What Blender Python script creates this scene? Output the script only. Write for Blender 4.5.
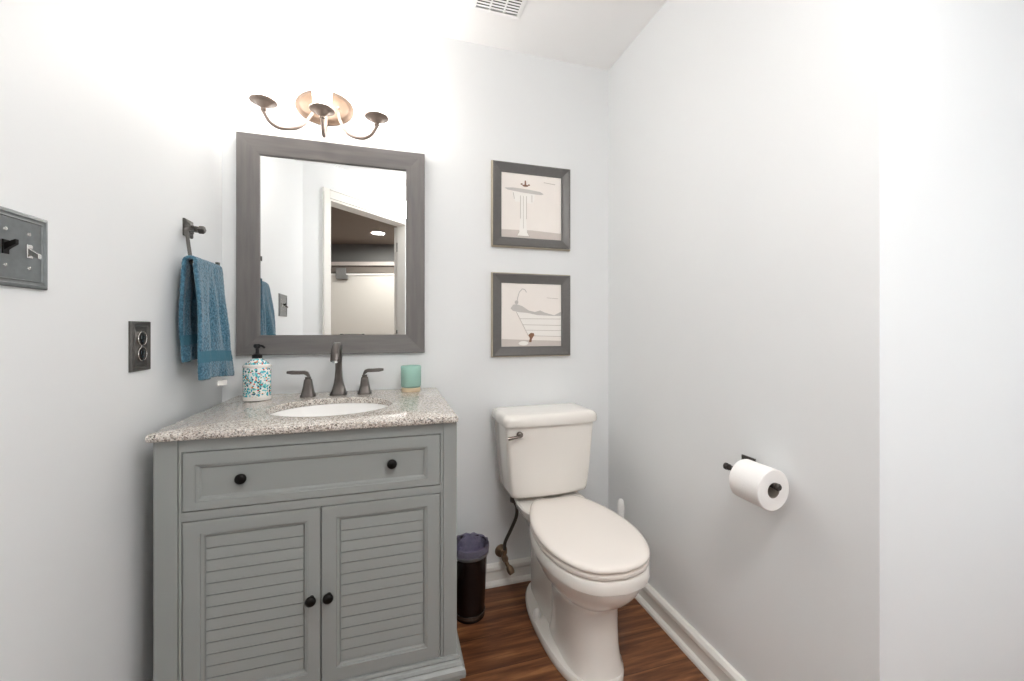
import bpy, bmesh, math, random
from mathutils import Vector, Matrix
random.seed(7)
PI = math.pi
SC = bpy.context.scene
COL = SC.collection
for o in list(bpy.data.objects):
    bpy.data.objects.remove(o)

# ------------------------------------------------------------------ camera
CAMH, CAMD, YAW, F = 1.16, 1.786, math.radians(16.543), 404.0
cam_d = bpy.data.cameras.new('camera')
cam = bpy.data.objects.new('camera', cam_d); COL.objects.link(cam)
cam.location = (0, -CAMD, CAMH)
cam.rotation_euler = (PI/2, 0, -YAW)
cam_d.sensor_width = 36.0; cam_d.sensor_fit = 'HORIZONTAL'
cam_d.lens = F/1024*36
cam_d.shift_y = -(340.5-328.5)/1024
cam_d.clip_start = 0.02
SC.camera = cam

# ------------------------------------------------------------------ world, exposure
w = bpy.data.worlds.new('world'); SC.world = w; w.use_nodes = True
w.node_tree.nodes['Background'].inputs[0].default_value = (0.8, 0.85, 0.9, 1)
w.node_tree.nodes['Background'].inputs[1].default_value = 0.3
SC.view_settings.view_transform = 'Standard'
SC.view_settings.look = 'None'
SC.view_settings.exposure = 0.07
SC.view_settings.gamma = 1.0
SC.view_settings.use_curve_mapping = False
SC.cycles.max_bounces = 10
SC.cycles.diffuse_bounces = 6
SC.cycles.use_denoising = True
SC.cycles.sample_clamp_indirect = 8
SHADE_E = 31.0      # glowing glass shades
FILL_WIN_E = 3.4         # added fill, a made-up frosted window in the alcove to the right
FILL_DOME_E = 47.0       # added fill lamp, built as a ceiling light behind the camera
FAR_E = 300.0        # recessed lights beyond the door: one reflected, the others added as fill

# ------------------------------------------------------------------ materials
def srgb(r, g, b):
    f = lambda c: (c/255/12.92) if c/255 <= .04045 else ((c/255+.055)/1.055)**2.4
    return (f(r), f(g), f(b), 1)

def mat(name, col, rough=.5, metal=0, noise=0, nscale=20, bump=0, bscale=200, coat=0, spec=.5, trans=0, ior=1.45):
    m = bpy.data.materials.new(name); m.use_nodes = True
    nt = m.node_tree; b = nt.nodes['Principled BSDF']
    b.inputs['Base Color'].default_value = col
    b.inputs['Roughness'].default_value = rough
    b.inputs['Metallic'].default_value = metal
    b.inputs['Coat Weight'].default_value = coat
    b.inputs['Specular IOR Level'].default_value = spec
    b.inputs['Transmission Weight'].default_value = trans
    b.inputs['IOR'].default_value = ior
    tc = nt.nodes.new('ShaderNodeTexCoord')
    if noise:
        n = nt.nodes.new('ShaderNodeTexNoise'); n.inputs['Scale'].default_value = nscale
        n.inputs['Detail'].default_value = 5
        nt.links.new(tc.outputs['Object'], n.inputs['Vector'])
        mx = nt.nodes.new('ShaderNodeMix'); mx.data_type = 'RGBA'
        nt.links.new(n.outputs['Fac'], mx.inputs[0])
        mx.inputs[6].default_value = tuple(max(0, c*(1-noise)) for c in col[:3])+(1,)
        mx.inputs[7].default_value = tuple(min(1, c*(1+noise)) for c in col[:3])+(1,)
        nt.links.new(mx.outputs[2], b.inputs['Base Color'])
    if bump:
        n2 = nt.nodes.new('ShaderNodeTexNoise'); n2.inputs['Scale'].default_value = bscale
        nt.links.new(tc.outputs['Object'], n2.inputs['Vector'])
        bp = nt.nodes.new('ShaderNodeBump'); bp.inputs['Strength'].default_value = bump
        bp.inputs['Distance'].default_value = .002
        nt.links.new(n2.outputs['Fac'], bp.inputs['Height'])
        nt.links.new(bp.outputs['Normal'], b.inputs['Normal'])
    return m

def emis(name, col, strength):
    m = bpy.data.materials.new(name); m.use_nodes = True
    nt = m.node_tree; nt.nodes.clear()
    e = nt.nodes.new('ShaderNodeEmission'); e.inputs[0].default_value = col; e.inputs[1].default_value = strength
    o = nt.nodes.new('ShaderNodeOutputMaterial'); nt.links.new(e.outputs[0], o.inputs[0])
    return m

M = {}
M['wall'] = mat('wall_paint', srgb(232, 234, 235), .55, noise=.012, nscale=3)
M['ceil'] = mat('ceiling_paint', srgb(248, 248, 248), .8, noise=.01, nscale=3, bump=.05)
M['trim'] = mat('trim_paint', srgb(238, 236, 231), .35, noise=.015, nscale=12)
M['cab'] = mat('grey_green_cabinet_paint', srgb(143, 146, 144), .42, noise=.012, nscale=9)
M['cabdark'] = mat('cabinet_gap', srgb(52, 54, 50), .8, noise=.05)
M['black'] = mat('black_metal', srgb(22, 20, 19), .28, .6, noise=.1)
M['bronze'] = mat('oil_rubbed_bronze', srgb(88, 83, 80), .32, .75, noise=.12, nscale=60)
M['dkbronze'] = mat('dark_bronze', srgb(58, 53, 50), .38, .5, noise=.15, nscale=70)
M['bronzelt'] = mat('brushed_bronze', srgb(150, 140, 128), .3, .85, noise=.12, nscale=60)
M['fixture'] = mat('warm_brushed_bronze', srgb(150, 134, 124), .42, .35, noise=.1, nscale=60)
M['pewter'] = mat('aged_pewter', srgb(122, 125, 126), .3, .8, noise=.2, nscale=70)
M['lever'] = mat('dark_nickel', srgb(120, 112, 106), .2, .9, noise=.05)
M['plate'] = mat('dark_bronze_backplate', srgb(104, 86, 72), .5, .2, noise=.12, nscale=60)
M['pewterdk'] = mat('dark_pewter', srgb(92, 90, 87), .42, .6, noise=.15, nscale=70)
M['chrome'] = mat('chrome', srgb(215, 213, 210), .12, 1, noise=.02)
M['porc'] = mat('white_porcelain', srgb(238, 234, 228), .12, coat=.4, noise=.006, nscale=4)
M['basin'] = mat('bright_white_china', srgb(248, 247, 245), .1, coat=.5, noise=.004)
M['plast'] = mat('white_plastic_seat', srgb(240, 233, 226), .25, coat=.2, noise=.006, nscale=4)
M['whitepl'] = mat('bright_white_plastic', srgb(240, 240, 238), .3, noise=.01)
M['paper'] = mat('tissue_paper', srgb(246, 244, 242), .9, noise=.02, nscale=40, bump=.3, bscale=300)
M['hole'] = mat('cardboard_core', srgb(150, 140, 130), .9, noise=.06)
M['blackpl'] = mat('black_plastic', srgb(18, 18, 20), .35, noise=.05)
M['print'] = mat('cream_print', srgb(242, 236, 230), .7, noise=.03, nscale=14)
M['ink_grey'] = mat('grey_print_ink', srgb(196, 192, 188), .7, noise=.08, nscale=40)
M['ink_pale'] = mat('pale_print_ink', srgb(244, 241, 236), .7, noise=.02)
M['ink_floor'] = mat('taupe_print_ink', srgb(205, 196, 190), .7, noise=.06, nscale=50)
M['ink_brown'] = mat('brown_print_ink', srgb(132, 96, 72), .7, noise=.2, nscale=90)
M['ink_line'] = mat('line_print_ink', srgb(186, 178, 170), .7, noise=.05)
M['picframe'] = mat('charcoal_picture_frame', srgb(96, 94, 92), .35, noise=.12, nscale=60)
M['picedge'] = mat('champagne_frame_edge', srgb(178, 168, 150), .4, .3, noise=.1)
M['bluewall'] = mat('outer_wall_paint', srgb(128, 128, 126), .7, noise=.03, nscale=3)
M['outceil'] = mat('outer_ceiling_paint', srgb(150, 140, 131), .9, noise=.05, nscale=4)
M['panel'] = mat('white_panel_paint', srgb(222, 218, 210), .5, noise=.01)
M['brownband'] = mat('brown_soffit_paint', srgb(122, 114, 106), .7, noise=.05)
M['cork'] = mat('pale_wood', srgb(214, 194, 164), .6, noise=.12, nscale=80)
M['wax'] = mat('mint_wax', srgb(226, 232, 228), .6, noise=.03)
M['darkbrown'] = mat('dark_bronze_bin', srgb(46, 36, 34), .25, .7, noise=.12, nscale=50)
M['valve'] = mat('aged_brass_valve', srgb(128, 108, 88), .35, .8, noise=.35, nscale=60)
M['hose'] = mat('braided_hose', srgb(74, 70, 66), .45, .5, noise=.35, nscale=400, bump=.6, bscale=700)
M['tag'] = mat('towel_tag', srgb(238, 236, 232), .7, noise=.03)
M['tagink'] = mat('tag_ink', srgb(150, 150, 150), .7, noise=.03)

# mirror
m = bpy.data.materials.new('mirror_silver'); m.use_nodes = True
b = m.node_tree.nodes['Principled BSDF']
b.inputs['Base Color'].default_value = (.93, .94, .935, 1); b.inputs['Metallic'].default_value = 1; b.inputs['Roughness'].default_value = .005
M['mirror'] = m

# brushed wood-grain mirror frame
def grain_mat(name, c1, c2, rough, vec=(1, 12, 12), scale=6):
    m = bpy.data.materials.new(name); m.use_nodes = True
    nt = m.node_tree; b = nt.nodes['Principled BSDF']; b.inputs['Roughness'].default_value = rough
    tc = nt.nodes.new('ShaderNodeTexCoord'); mp = nt.nodes.new('ShaderNodeMapping'); mp.inputs['Scale'].default_value = vec
    n = nt.nodes.new('ShaderNodeTexNoise'); n.inputs['Scale'].default_value = scale; n.inputs['Detail'].default_value = 6
    r = nt.nodes.new('ShaderNodeValToRGB')
    r.color_ramp.elements[0].position = .3; r.color_ramp.elements[0].color = c1
    r.color_ramp.elements[1].position = .7; r.color_ramp.elements[1].color = c2
    nt.links.new(tc.outputs['Object'], mp.inputs[0]); nt.links.new(mp.outputs[0], n.inputs['Vector'])
    nt.links.new(n.outputs['Fac'], r.inputs[0]); nt.links.new(r.outputs[0], b.inputs['Base Color'])
    return m
M['frameh'] = grain_mat('grey_wood_grain_across', srgb(98, 95, 94), srgb(112, 108, 106), .45)
M['framev'] = grain_mat('grey_wood_grain_upright', srgb(98, 95, 94), srgb(112, 108, 106), .45, vec=(12, 12, 1))

# granite
def granite():
    m = bpy.data.materials.new('speckled_granite'); m.use_nodes = True
    nt = m.node_tree; b = nt.nodes['Principled BSDF']; b.inputs['Roughness'].default_value = .07
    tc = nt.nodes.new('ShaderNodeTexCoord')
    v = nt.nodes.new('ShaderNodeTexVoronoi'); v.inputs['Scale'].default_value = 310
    r = nt.nodes.new('ShaderNodeValToRGB'); r.color_ramp.interpolation = 'CONSTANT'
    cols = [(0, (98, 90, 86)), (.06, (152, 142, 134)), (.22, (184, 174, 164)), (.42, (206, 200, 192)), (.64, (220, 214, 207)), (.86, (170, 168, 164)), (.96, (122, 114, 108))]
    e = r.color_ramp.elements
    e[0].position = 0; e[0].color = srgb(*cols[0][1]); e[1].position = cols[1][0]; e[1].color = srgb(*cols[1][1])
    for p, c in cols[2:]:
        x = e.new(p); x.color = srgb(*c)
    sp = nt.nodes.new('ShaderNodeSeparateColor')
    n = nt.nodes.new('ShaderNodeTexNoise'); n.inputs['Scale'].default_value = 60; n.inputs['Detail'].default_value = 3
    mm = nt.nodes.new('ShaderNodeMath'); mm.operation = 'MULTIPLY_ADD'; mm.inputs[1].default_value = .35; mm.inputs[2].default_value = -.17
    ad = nt.nodes.new('ShaderNodeMath'); ad.operation = 'ADD'
    nt.links.new(tc.outputs['Object'], v.inputs['Vector']); nt.links.new(tc.outputs['Object'], n.inputs['Vector'])
    nt.links.new(v.outputs['Color'], sp.inputs[0]); nt.links.new(n.outputs['Fac'], mm.inputs[0])
    nt.links.new(sp.outputs[0], ad.inputs[0]); nt.links.new(mm.outputs[0], ad.inputs[1])
    nt.links.new(ad.outputs[0], r.inputs[0]); nt.links.new(r.outputs[0], b.inputs['Base Color'])
    return m
M['granite'] = granite()

# plank floor, planks run along X
def floor_mat():
    m = bpy.data.materials.new('wood_plank_floor'); m.use_nodes = True
    nt = m.node_tree; b = nt.nodes['Principled BSDF']; b.inputs['Roughness'].default_value = .38
    L = nt.links.new
    tc = nt.nodes.new('ShaderNodeTexCoord')
    br = nt.nodes.new('ShaderNodeTexBrick'); br.inputs['Scale'].default_value = 1
    br.inputs['Brick Width'].default_value = 1.2; br.inputs['Row Height'].default_value = .15
    br.inputs['Mortar Size'].default_value = .0012; br.inputs['Bias'].default_value = 0
    br.inputs['Color1'].default_value = (0, 0, 0, 1); br.inputs['Color2'].default_value = (1, 1, 1, 1)
    br.inputs['Mortar'].default_value = (.5, .5, .5, 1)
    L(tc.outputs['Object'], br.inputs['Vector'])
    mp = nt.nodes.new('ShaderNodeMapping'); mp.inputs['Scale'].default_value = (1.6, 20, 1)
    n = nt.nodes.new('ShaderNodeTexNoise'); n.inputs['Scale'].default_value = 2.2; n.inputs['Detail'].default_value = 8; n.inputs['Roughness'].default_value = .62; n.inputs['Distortion'].default_value = .6
    n.noise_dimensions = '4D'
    L(tc.outputs['Object'], mp.inputs[0]); L(mp.outputs[0], n.inputs['Vector'])
    sc = nt.nodes.new('ShaderNodeMath'); sc.operation = 'MULTIPLY'; sc.inputs[1].default_value = 9
    L(br.outputs['Color'], sc.inputs[0]); L(sc.outputs[0], n.inputs['W'])
    r = nt.nodes.new('ShaderNodeValToRGB')
    e = r.color_ramp.elements
    e[0].position = .3; e[0].color = srgb(62, 34, 20); e[1].position = .75; e[1].color = srgb(166, 116, 76)
    x = e.new(.45); x.color = srgb(100, 60, 36); x = e.new(.58); x.color = srgb(132, 86, 54)
    L(n.outputs['Fac'], r.inputs[0])
    mx = nt.nodes.new('ShaderNodeMix'); mx.data_type = 'RGBA'; mx.blend_type = 'MULTIPLY'
    L(br.outputs['Fac'], mx.inputs[0]); L(r.outputs[0], mx.inputs[6]); mx.inputs[7].default_value = (.3, .25, .2, 1)
    L(mx.outputs[2], b.inputs['Base Color'])
    bp = nt.nodes.new('ShaderNodeBump'); bp.inputs['Strength'].default_value = .15; bp.inputs['Distance'].default_value = .002
    L(n.outputs['Fac'], bp.inputs['Height']); L(bp.outputs['Normal'], b.inputs['Normal'])
    return m
M['floor'] = floor_mat()

# terry towel
def towel_mat():
    m = mat('blue_terry_cloth', srgb(66, 112, 132), .95)
    nt = m.node_tree; b = nt.nodes['Principled BSDF']
    tc = nt.nodes.new('ShaderNodeTexCoord')
    n = nt.nodes.new('ShaderNodeTexNoise'); n.inputs['Scale'].default_value = 170; n.inputs['Detail'].default_value = 3
    nt.links.new(tc.outputs['Object'], n.inputs['Vector'])
    r = nt.nodes.new('ShaderNodeValToRGB')
    r.color_ramp.elements[0].position = .32; r.color_ramp.elements[0].color = srgb(38, 78, 98)
    r.color_ramp.elements[1].position = .7; r.color_ramp.elements[1].color = srgb(80, 126, 148)
    nt.links.new(n.outputs['Fac'], r.inputs[0]); nt.links.new(r.outputs[0], b.inputs['Base Color'])
    bp = nt.nodes.new('ShaderNodeBump'); bp.inputs['Strength'].default_value = .9; bp.inputs['Distance'].default_value = .004
    nt.links.new(n.outputs['Fac'], bp.inputs['Height']); nt.links.new(bp.outputs['Normal'], b.inputs['Normal'])
    b.inputs['Sheen Weight'].default_value = .3
    return m
M['towel'] = towel_mat()
M['towelband'] = mat('woven_towel_band', srgb(64, 108, 126), .95, noise=.1, nscale=200)

# mosaic patterned bottle
def mosaic():
    m = mat('mosaic_pattern_ceramic', srgb(240, 240, 235), .2, coat=.5)
    nt = m.node_tree; b = nt.nodes['Principled BSDF']; L = nt.links.new
    tc = nt.nodes.new('ShaderNodeTexCoord')
    v = nt.nodes.new('ShaderNodeTexVoronoi'); v.inputs['Scale'].default_value = 175
    L(tc.outputs['Object'], v.inputs['Vector'])
    sp = nt.nodes.new('ShaderNodeSeparateColor'); L(v.outputs['Color'], sp.inputs[0])
    r = nt.nodes.new('ShaderNodeValToRGB'); r.color_ramp.interpolation = 'CONSTANT'
    cols = [(0, (28, 84, 110)), (.12, (60, 176, 190)), (.42, (238, 240, 236)), (.52, (120, 204, 206)), (.68, (74, 140, 88)), (.76, (240, 240, 236)), (.92, (222, 130, 60)), (.96, (200, 60, 50))]
    e = r.color_ramp.elements
    e[0].color = srgb(*cols[0][1]); e[1].position = cols[1][0]; e[1].color = srgb(*cols[1][1])
    for p, c in cols[2:]:
        x = e.new(p); x.color = srgb(*c)
    L(sp.outputs[0], r.inputs[0])
    lt = nt.nodes.new('ShaderNodeMath'); lt.operation = 'GREATER_THAN'; lt.inputs[1].default_value = .62
    L(v.outputs['Distance'], lt.inputs[0])
    mx = nt.nodes.new('ShaderNodeMix'); mx.data_type = 'RGBA'
    L(lt.outputs[0], mx.inputs[0]); L(r.outputs[0], mx.inputs[6]); mx.inputs[7].default_value = srgb(244, 242, 236)
    L(mx.outputs[2], b.inputs['Base Color'])
    return m
M['mosaic'] = mosaic()

# translucent teal candle glass
m = mat('frosted_teal_glass', srgb(200, 234, 224), .25, trans=.55, ior=1.15); M['teal'] = m
# liner film
m = mat('lilac_bin_liner', srgb(186, 180, 208), .12, trans=.72, ior=1.15, bump=.8, bscale=110); M['liner'] = m
M['shade'] = emis('glowing_glass_shade', (1, .95, .89, 1), SHADE_E)
M['fill_dome'] = emis('fill_lamp_diffuser', (1, .98, .96, 1), FILL_DOME_E)
M['fill_pane'] = emis('frosted_fill_pane', (.93, .97, 1, 1), FILL_WIN_E)
M['far'] = emis('lit_recessed_lamp', (1, .98, .95, 1), FAR_E)

# ------------------------------------------------------------------ mesh helpers
def bm_new(): return bmesh.new()

def box(bm, x0, x1, y0, y1, z0, z1, mi=0, bev=0):
    r = bmesh.ops.create_cube(bm, size=1)
    vs = r['verts']
    for v in vs:
        v.co = Vector(((x0+x1)/2+v.co.x*(x1-x0), (y0+y1)/2+v.co.y*(y1-y0), (z0+z1)/2+v.co.z*(z1-z0)))
    fs = list({f for v in vs for f in v.link_faces})
    for f in fs: f.material_index = mi
    if bev:
        es = list({e for v in vs for e in v.link_edges})
        bmesh.ops.bevel(bm, geom=es, offset=bev, segments=2, affect='EDGES', profile=.6)
    return vs

def rings(bm, rs, cap0=True, cap1=True, mi=0, closed=False):
    """loft between rings of equal point count"""
    rv = [[bm.verts.new(p) for p in r] for r in rs]
    n = len(rv[0])
    pairs = list(zip(rv[:-1], rv[1:]))
    if closed: pairs.append((rv[-1], rv[0]))
    for a, b in pairs:
        for i in range(n):
            j = (i+1) % n
            try:
                f = bm.faces.new((a[i], a[j], b[j], b[i])); f.material_index = mi
            except ValueError: pass
    if not closed:
        if cap0: f = bm.faces.new(list(reversed(rv[0]))); f.material_index = mi
        if cap1: f = bm.faces.new(rv[-1]); f.material_index = mi
    return rv

def circ(c, r, n=24, axis='Z', ry=None):
    ry = r if ry is None else ry
    out = []
    for i in range(n):
        a = 2*PI*i/n; u, v = r*math.cos(a), ry*math.sin(a)
        if axis == 'Z': out.append(Vector(c)+Vector((u, v, 0)))
        elif axis == 'Y': out.append(Vector(c)+Vector((u, 0, v)))
        else: out.append(Vector(c)+Vector((0, u, v)))
    return out

def lathe(bm, c, prof, n=28, axis='Z', mi=0, cap0=True, cap1=True, ay=1.0):
    """prof: (radius, offset along axis)"""
    c = Vector(c); ax = {'Z': Vector((0, 0, 1)), 'Y': Vector((0, 1, 0)), 'X': Vector((1, 0, 0))}[axis]
    return rings(bm, [circ(c+ax*h, max(r, 1e-4), n, axis, max(r, 1e-4)*ay) for r, h in prof], cap0, cap1, mi)

def spline(pts, k=8):
    pts = [Vector(p) for p in pts]
    if len(pts) < 3: return pts
    P = [pts[0]*2-pts[1]]+pts+[pts[-1]*2-pts[-2]]
    out = []
    for i in range(1, len(P)-2):
        for s in range(k):
            t = s/k
            a, b, c, d = P[i-1], P[i], P[i+1], P[i+2]
            out.append(.5*((2*b)+(c-a)*t+(2*a-5*b+4*c-d)*t*t+(-a+3*b-3*c+d)*t**3))
    out.append(pts[-1]); return out

def tube(bm, pts, r, n=12, mi=0, sm=8, rfun=None, square=False):
    P = spline(pts, sm) if sm else [Vector(p) for p in pts]
    up = None; rs = []
    for i, p in enumerate(P):
        t = (P[min(i+1, len(P)-1)]-P[max(i-1, 0)]).normalized()
        if up is None:
            up = t.orthogonal().normalized()
            if square:
                up = Vector((0, 0, 1)) if abs(t.z) < .7 else Vector((0, 1, 0))
        up = (up-t*up.dot(t)).normalized(); s = t.cross(up)
        rr = rfun(i/(len(P)-1)) if rfun else r
        if square:
            q = [(1, 1), (-1, 1), (-1, -1), (1, -1)]
            rs.append([p+up*rr*a+s*rr*b for a, b in q])
        else:
            rs.append([p+(up*math.cos(2*PI*k/n)+s*math.sin(2*PI*k/n))*rr for k in range(n)])
    rings(bm, rs, mi=mi)

def poly(bm, pts, mi=0):
    f = bm.faces.new([bm.verts.new(p) for p in pts]); f.material_index = mi; return f

def obj(name, bm, mats, parent=None, smooth=False, angle=40, loc=None, bevel=0, label=None):
    bmesh.ops.recalc_face_normals(bm, faces=bm.faces[:])
    me = bpy.data.meshes.new(name); bm.to_mesh(me); bm.free()
    if not isinstance(mats, (list, tuple)): mats = [mats]
    for mm in mats: me.materials.append(mm)
    if smooth:
        me.polygons.foreach_set('use_smooth', [True]*len(me.polygons))
        if hasattr(me, 'set_sharp_from_angle'): me.set_sharp_from_angle(angle=math.radians(angle))
    o = bpy.data.objects.new(name, me); COL.objects.link(o)
    if loc is not None: # move origin
        me.transform(Matrix.Translation(-Vector(loc))); o.location = loc
    if parent is not None:
        o.parent = parent
        # geometry is given in world space: take the parent's offset away
        o.location = Vector(o.location)-PLOC.get(parent.name, Vector((0, 0, 0)))
    if bevel:
        bv = o.modifiers.new('bevel', 'BEVEL'); bv.width = bevel; bv.segments = 2; bv.limit_method = 'ANGLE'; bv.angle_limit = math.radians(40)
    if label: o['label'] = label
    PLOC[o.name] = PLOC.get(parent.name, Vector((0, 0, 0)))+Vector(o.location) if parent is not None else Vector(o.location)
    return o
PLOC = {}

def thing(name, label, cat, loc=(0, 0, 0), group=None):
    o = bpy.data.objects.new(name, None); COL.objects.link(o)
    o.location = loc; o.empty_display_size = .05; PLOC[o.name] = Vector(loc)
    o['label'] = label; o['category'] = cat
    if group: o['group'] = group
    return o

def tag(o, label, cat, group=None):
    o['label'] = label; o['category'] = cat
    if group: o['group'] = group
    return o

def struct(name, bm, mats, label=None, **k):
    o = obj(name, bm, mats, **k); o['kind'] = 'structure'
    if label: o['label'] = label
    return o

# ------------------------------------------------------------------ room shell
XL, XR, CEIL, YE, CD = -.6194, 1.029, 2.44, -1.164, 2.1
T = .1
bm = bm_new(); box(bm, -3.3, 3.0, -5.6, 1.0, -.1, 0); struct('floor', bm, M['floor'])
bm = bm_new()
room = [(XL, 0), (XL, -CD-XL), (.5, -CD-.5), (2.1, -2.6), (2.1, YE), (XR, YE), (XR, 0)]
lo = [bm.verts.new((x, y, CEIL)) for x, y in room]; hi = [bm.verts.new((x, y, CEIL+.1)) for x, y in room]
bm.faces.new(lo); bm.faces.new(hi)
for i in range(len(room)):
    j = (i+1) % len(room); bm.faces.new((lo[i], lo[j], hi[j], hi[i]))
struct('ceiling', bm, M['ceil'])
bm = bm_new(); box(bm, XL-T, XR+T, 0, T, 0, CEIL); struct('wall_back', bm, M['wall'])
bm = bm_new(); box(bm, XL-T, XL, -CD-XL, 0, 0, CEIL); struct('wall_left', bm, M['wall'])
bm = bm_new()
rings(bm, [[Vector((x, y, z)) for x, y in ((XR, 0), (XR, YE), (2.1, YE), (2.1, YE+T), (XR+T, YE+T), (XR+T, 0))] for z in (0, CEIL)])
struct('wall_right', bm, M['wall'])
bm = bm_new()
WY0, WY1, WZ0, WZ1 = -2.52, -1.80, .55, 1.70
for y0, y1, z0, z1 in ((-2.7, WY0, 0, CEIL), (WY1, YE+T, 0, CEIL), (WY0, WY1, 0, WZ0), (WY0, WY1, WZ1, CEIL)): box(bm, 2.1, 2.2, y0, y1, z0, z1)
struct('wall_far_right', bm, M['wall'])
bm = bm_new()
for y0, y1, z0, z1 in ((WY0-.06, WY0, WZ0-.06, WZ1+.06), (WY1, WY1+.06, WZ0-.06, WZ1+.06), (WY0, WY1, WZ1, WZ1+.06), (WY0, WY1, WZ0-.06, WZ0)): box(bm, 2.082, 2.1, y0, y1, z0, z1, bev=.003)
for y0, y1, z0, z1 in ((WY0, WY0+.035, WZ0, WZ1), (WY1-.035, WY1, WZ0, WZ1), (WY0, WY1, WZ1-.035, WZ1), (WY0, WY1, WZ0, WZ0+.035), (WY0, WY1, 1.105, 1.145)): box(bm, 2.12, 2.16, y0, y1, z0, z1, bev=.003)
wn = struct('fill_window_1', bm, M['trim'], 'added fill light built as a frosted white framed window in the alcove right of the camera')
bm = bm_new(); box(bm, 2.150, 2.158, WY0+.002, WY1-.002, WZ0+.002, WZ1-.002); obj('pane', bm, M['fill_pane'], wn)  # glowing pane of a window added to bring fill light from the right
bm = bm_new(); box(bm, .5, 2.1, -2.7, -2.6, 0, CEIL); struct('wall_rear', bm, M['wall'])
# angled wall with the doorway; local s along (.7071,-.7071), n pointing outward (-.7071,-.7071)
A0 = Vector((XL, -CD-XL, 0)); DS = Vector((.70711, -.70711, 0)); DN = Vector((-.70711, -.70711, 0))
RW = Matrix(((DS.x, DN.x, 0, A0.x), (DS.y, DN.y, 0, A0.y), (0, 0, 1, 0), (0, 0, 0, 1)))
def angled(bm): bmesh.ops.transform(bm, matrix=RW, verts=bm.verts[:])
S0, S1, DT = .216, 1.085, 2.168
bm = bm_new()
box(bm, 0, S0, 0, .12, 0, CEIL); box(bm, -3.3, 0, .0, .12, 0, CEIL); box(bm, S1, 1.584, 0, .12, 0, CEIL); box(bm, S0, S1, 0, .12, DT, CEIL)
angled(bm); struct('wall_doorway', bm, M['wall'])
bm = bm_new()
for s0, s1, z0, z1 in ((S0-.057, S0, 0, DT+.07), (S1, S1+.057, 0, DT+.07), (S0, S1, DT, DT+.07)):
    box(bm, s0, s1, -.012, 0, z0, z1, bev=.003)
    if s1-s0 > .1: box(bm, s0, s1, -.02, -.012, z0+.06, z1-.005, bev=.003)
    else:
        o1 = (s0 if s0 < .5 else s1-.018); box(bm, o1, o1+.018, -.02, -.012, z0, z1-.03, bev=.003)
for s0, s1, z0, z1 in ((S0, S0+.016, 0, DT), (S1-.016, S1, 0, DT), (S0, S1, DT-.016, DT)):
    box(bm, s0, s1, -.001, .125, z0, z1)
angled(bm); struct('trim_1', bm, M['trim'], 'white door casing and jamb of the angled doorway')
# outer room seen through the doorway
bm = bm_new()
pg = [(-2.95, .66), (.48, -2.77), (2.8, -2.77), (2.8, -5.0), (2.8, -5.6), (-2.95, -5.6)]
rings(bm, [[Vector((x, y, z)) for x, y in pg] for z in (2.41, 2.45)])
struct('ceiling_beyond', bm, M['outceil'])
FD = Vector((.9588, .2847, 0)); FC = Vector((-.38, -4.585, 0)); FN = Vector((.2847, -.9588, 0))
RF = Matrix(((FD.x, FN.x, 0, FC.x), (FD.y, FN.y, 0, FC.y), (0, 0, 1, 0), (0, 0, 0, 1)))
def farx(bm): bmesh.ops.transform(bm, matrix=RF, verts=bm.verts[:])
bm = bm_new(); box(bm, -2.7, 3.2, 0, .1, 0, 2.6); farx(bm); struct('wall_beyond', bm, M['bluewall'])
bm = bm_new(); box(bm, -2.95, -2.85, -5.5, 1.0, 0, 2.6); struct('wall_beyond_left', bm, M['bluewall'])
bm = bm_new(); box(bm, -2.85, XL-T-.01, .9, 1.0, 0, 2.6); struct('wall_beyond_back', bm, M['bluewall'])
bm = bm_new(); box(bm, 2.7, 2.8, -5.0, -2.0, 0, 2.6); struct('wall_beyond_right', bm, M['bluewall'])
bm = bm_new()
box(bm, -2.6, 3.0, -.10, 0, 1.97, 2.07, 0, .004); box(bm, -2.6, 3.0, -.13, 0, 2.07, 2.13, 1, .004)
farx(bm); struct('trim_2', bm, [M['brownband'], M['ink_floor']], 'brown soffit band with pale strip beyond the doorway')
p = thing('partition_panel', 'wide white panel standing beyond the doorway, seen in the mirror', 'panel', FC+FD*-0-FN*.11)
bm = bm_new(); box(bm, -1.6, 1.6, -.14, -.10, .02, 1.94, 0, .004); farx(bm); obj('board', bm, M['panel'], p)
bm = bm_new(); box(bm, -1.62, 1.62, -.15, -.09, 1.925, 1.955, 0, .004); farx(bm); obj('top_rail', bm, M['trim'], p)
bm = bm_new()
for s in (-1.5, 1.5): box(bm, s-.04, s+.04, -.2, -.06, 0, .03, 0, .003)
farx(bm); obj('foot', bm, M['trim'], p)
bm = bm_new(); box(bm, -.36, -.22, -.18, -.145, 1.87, 2.03, 0, .006); box(bm, -.25, -.19, -.19, -.15, 1.87, 1.93, 0, .004); farx(bm)
tag(obj('wall_bracket', bm, M['bluewall']), 'dark grey bracket at top of the white panel in the mirror', 'bracket')

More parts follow.
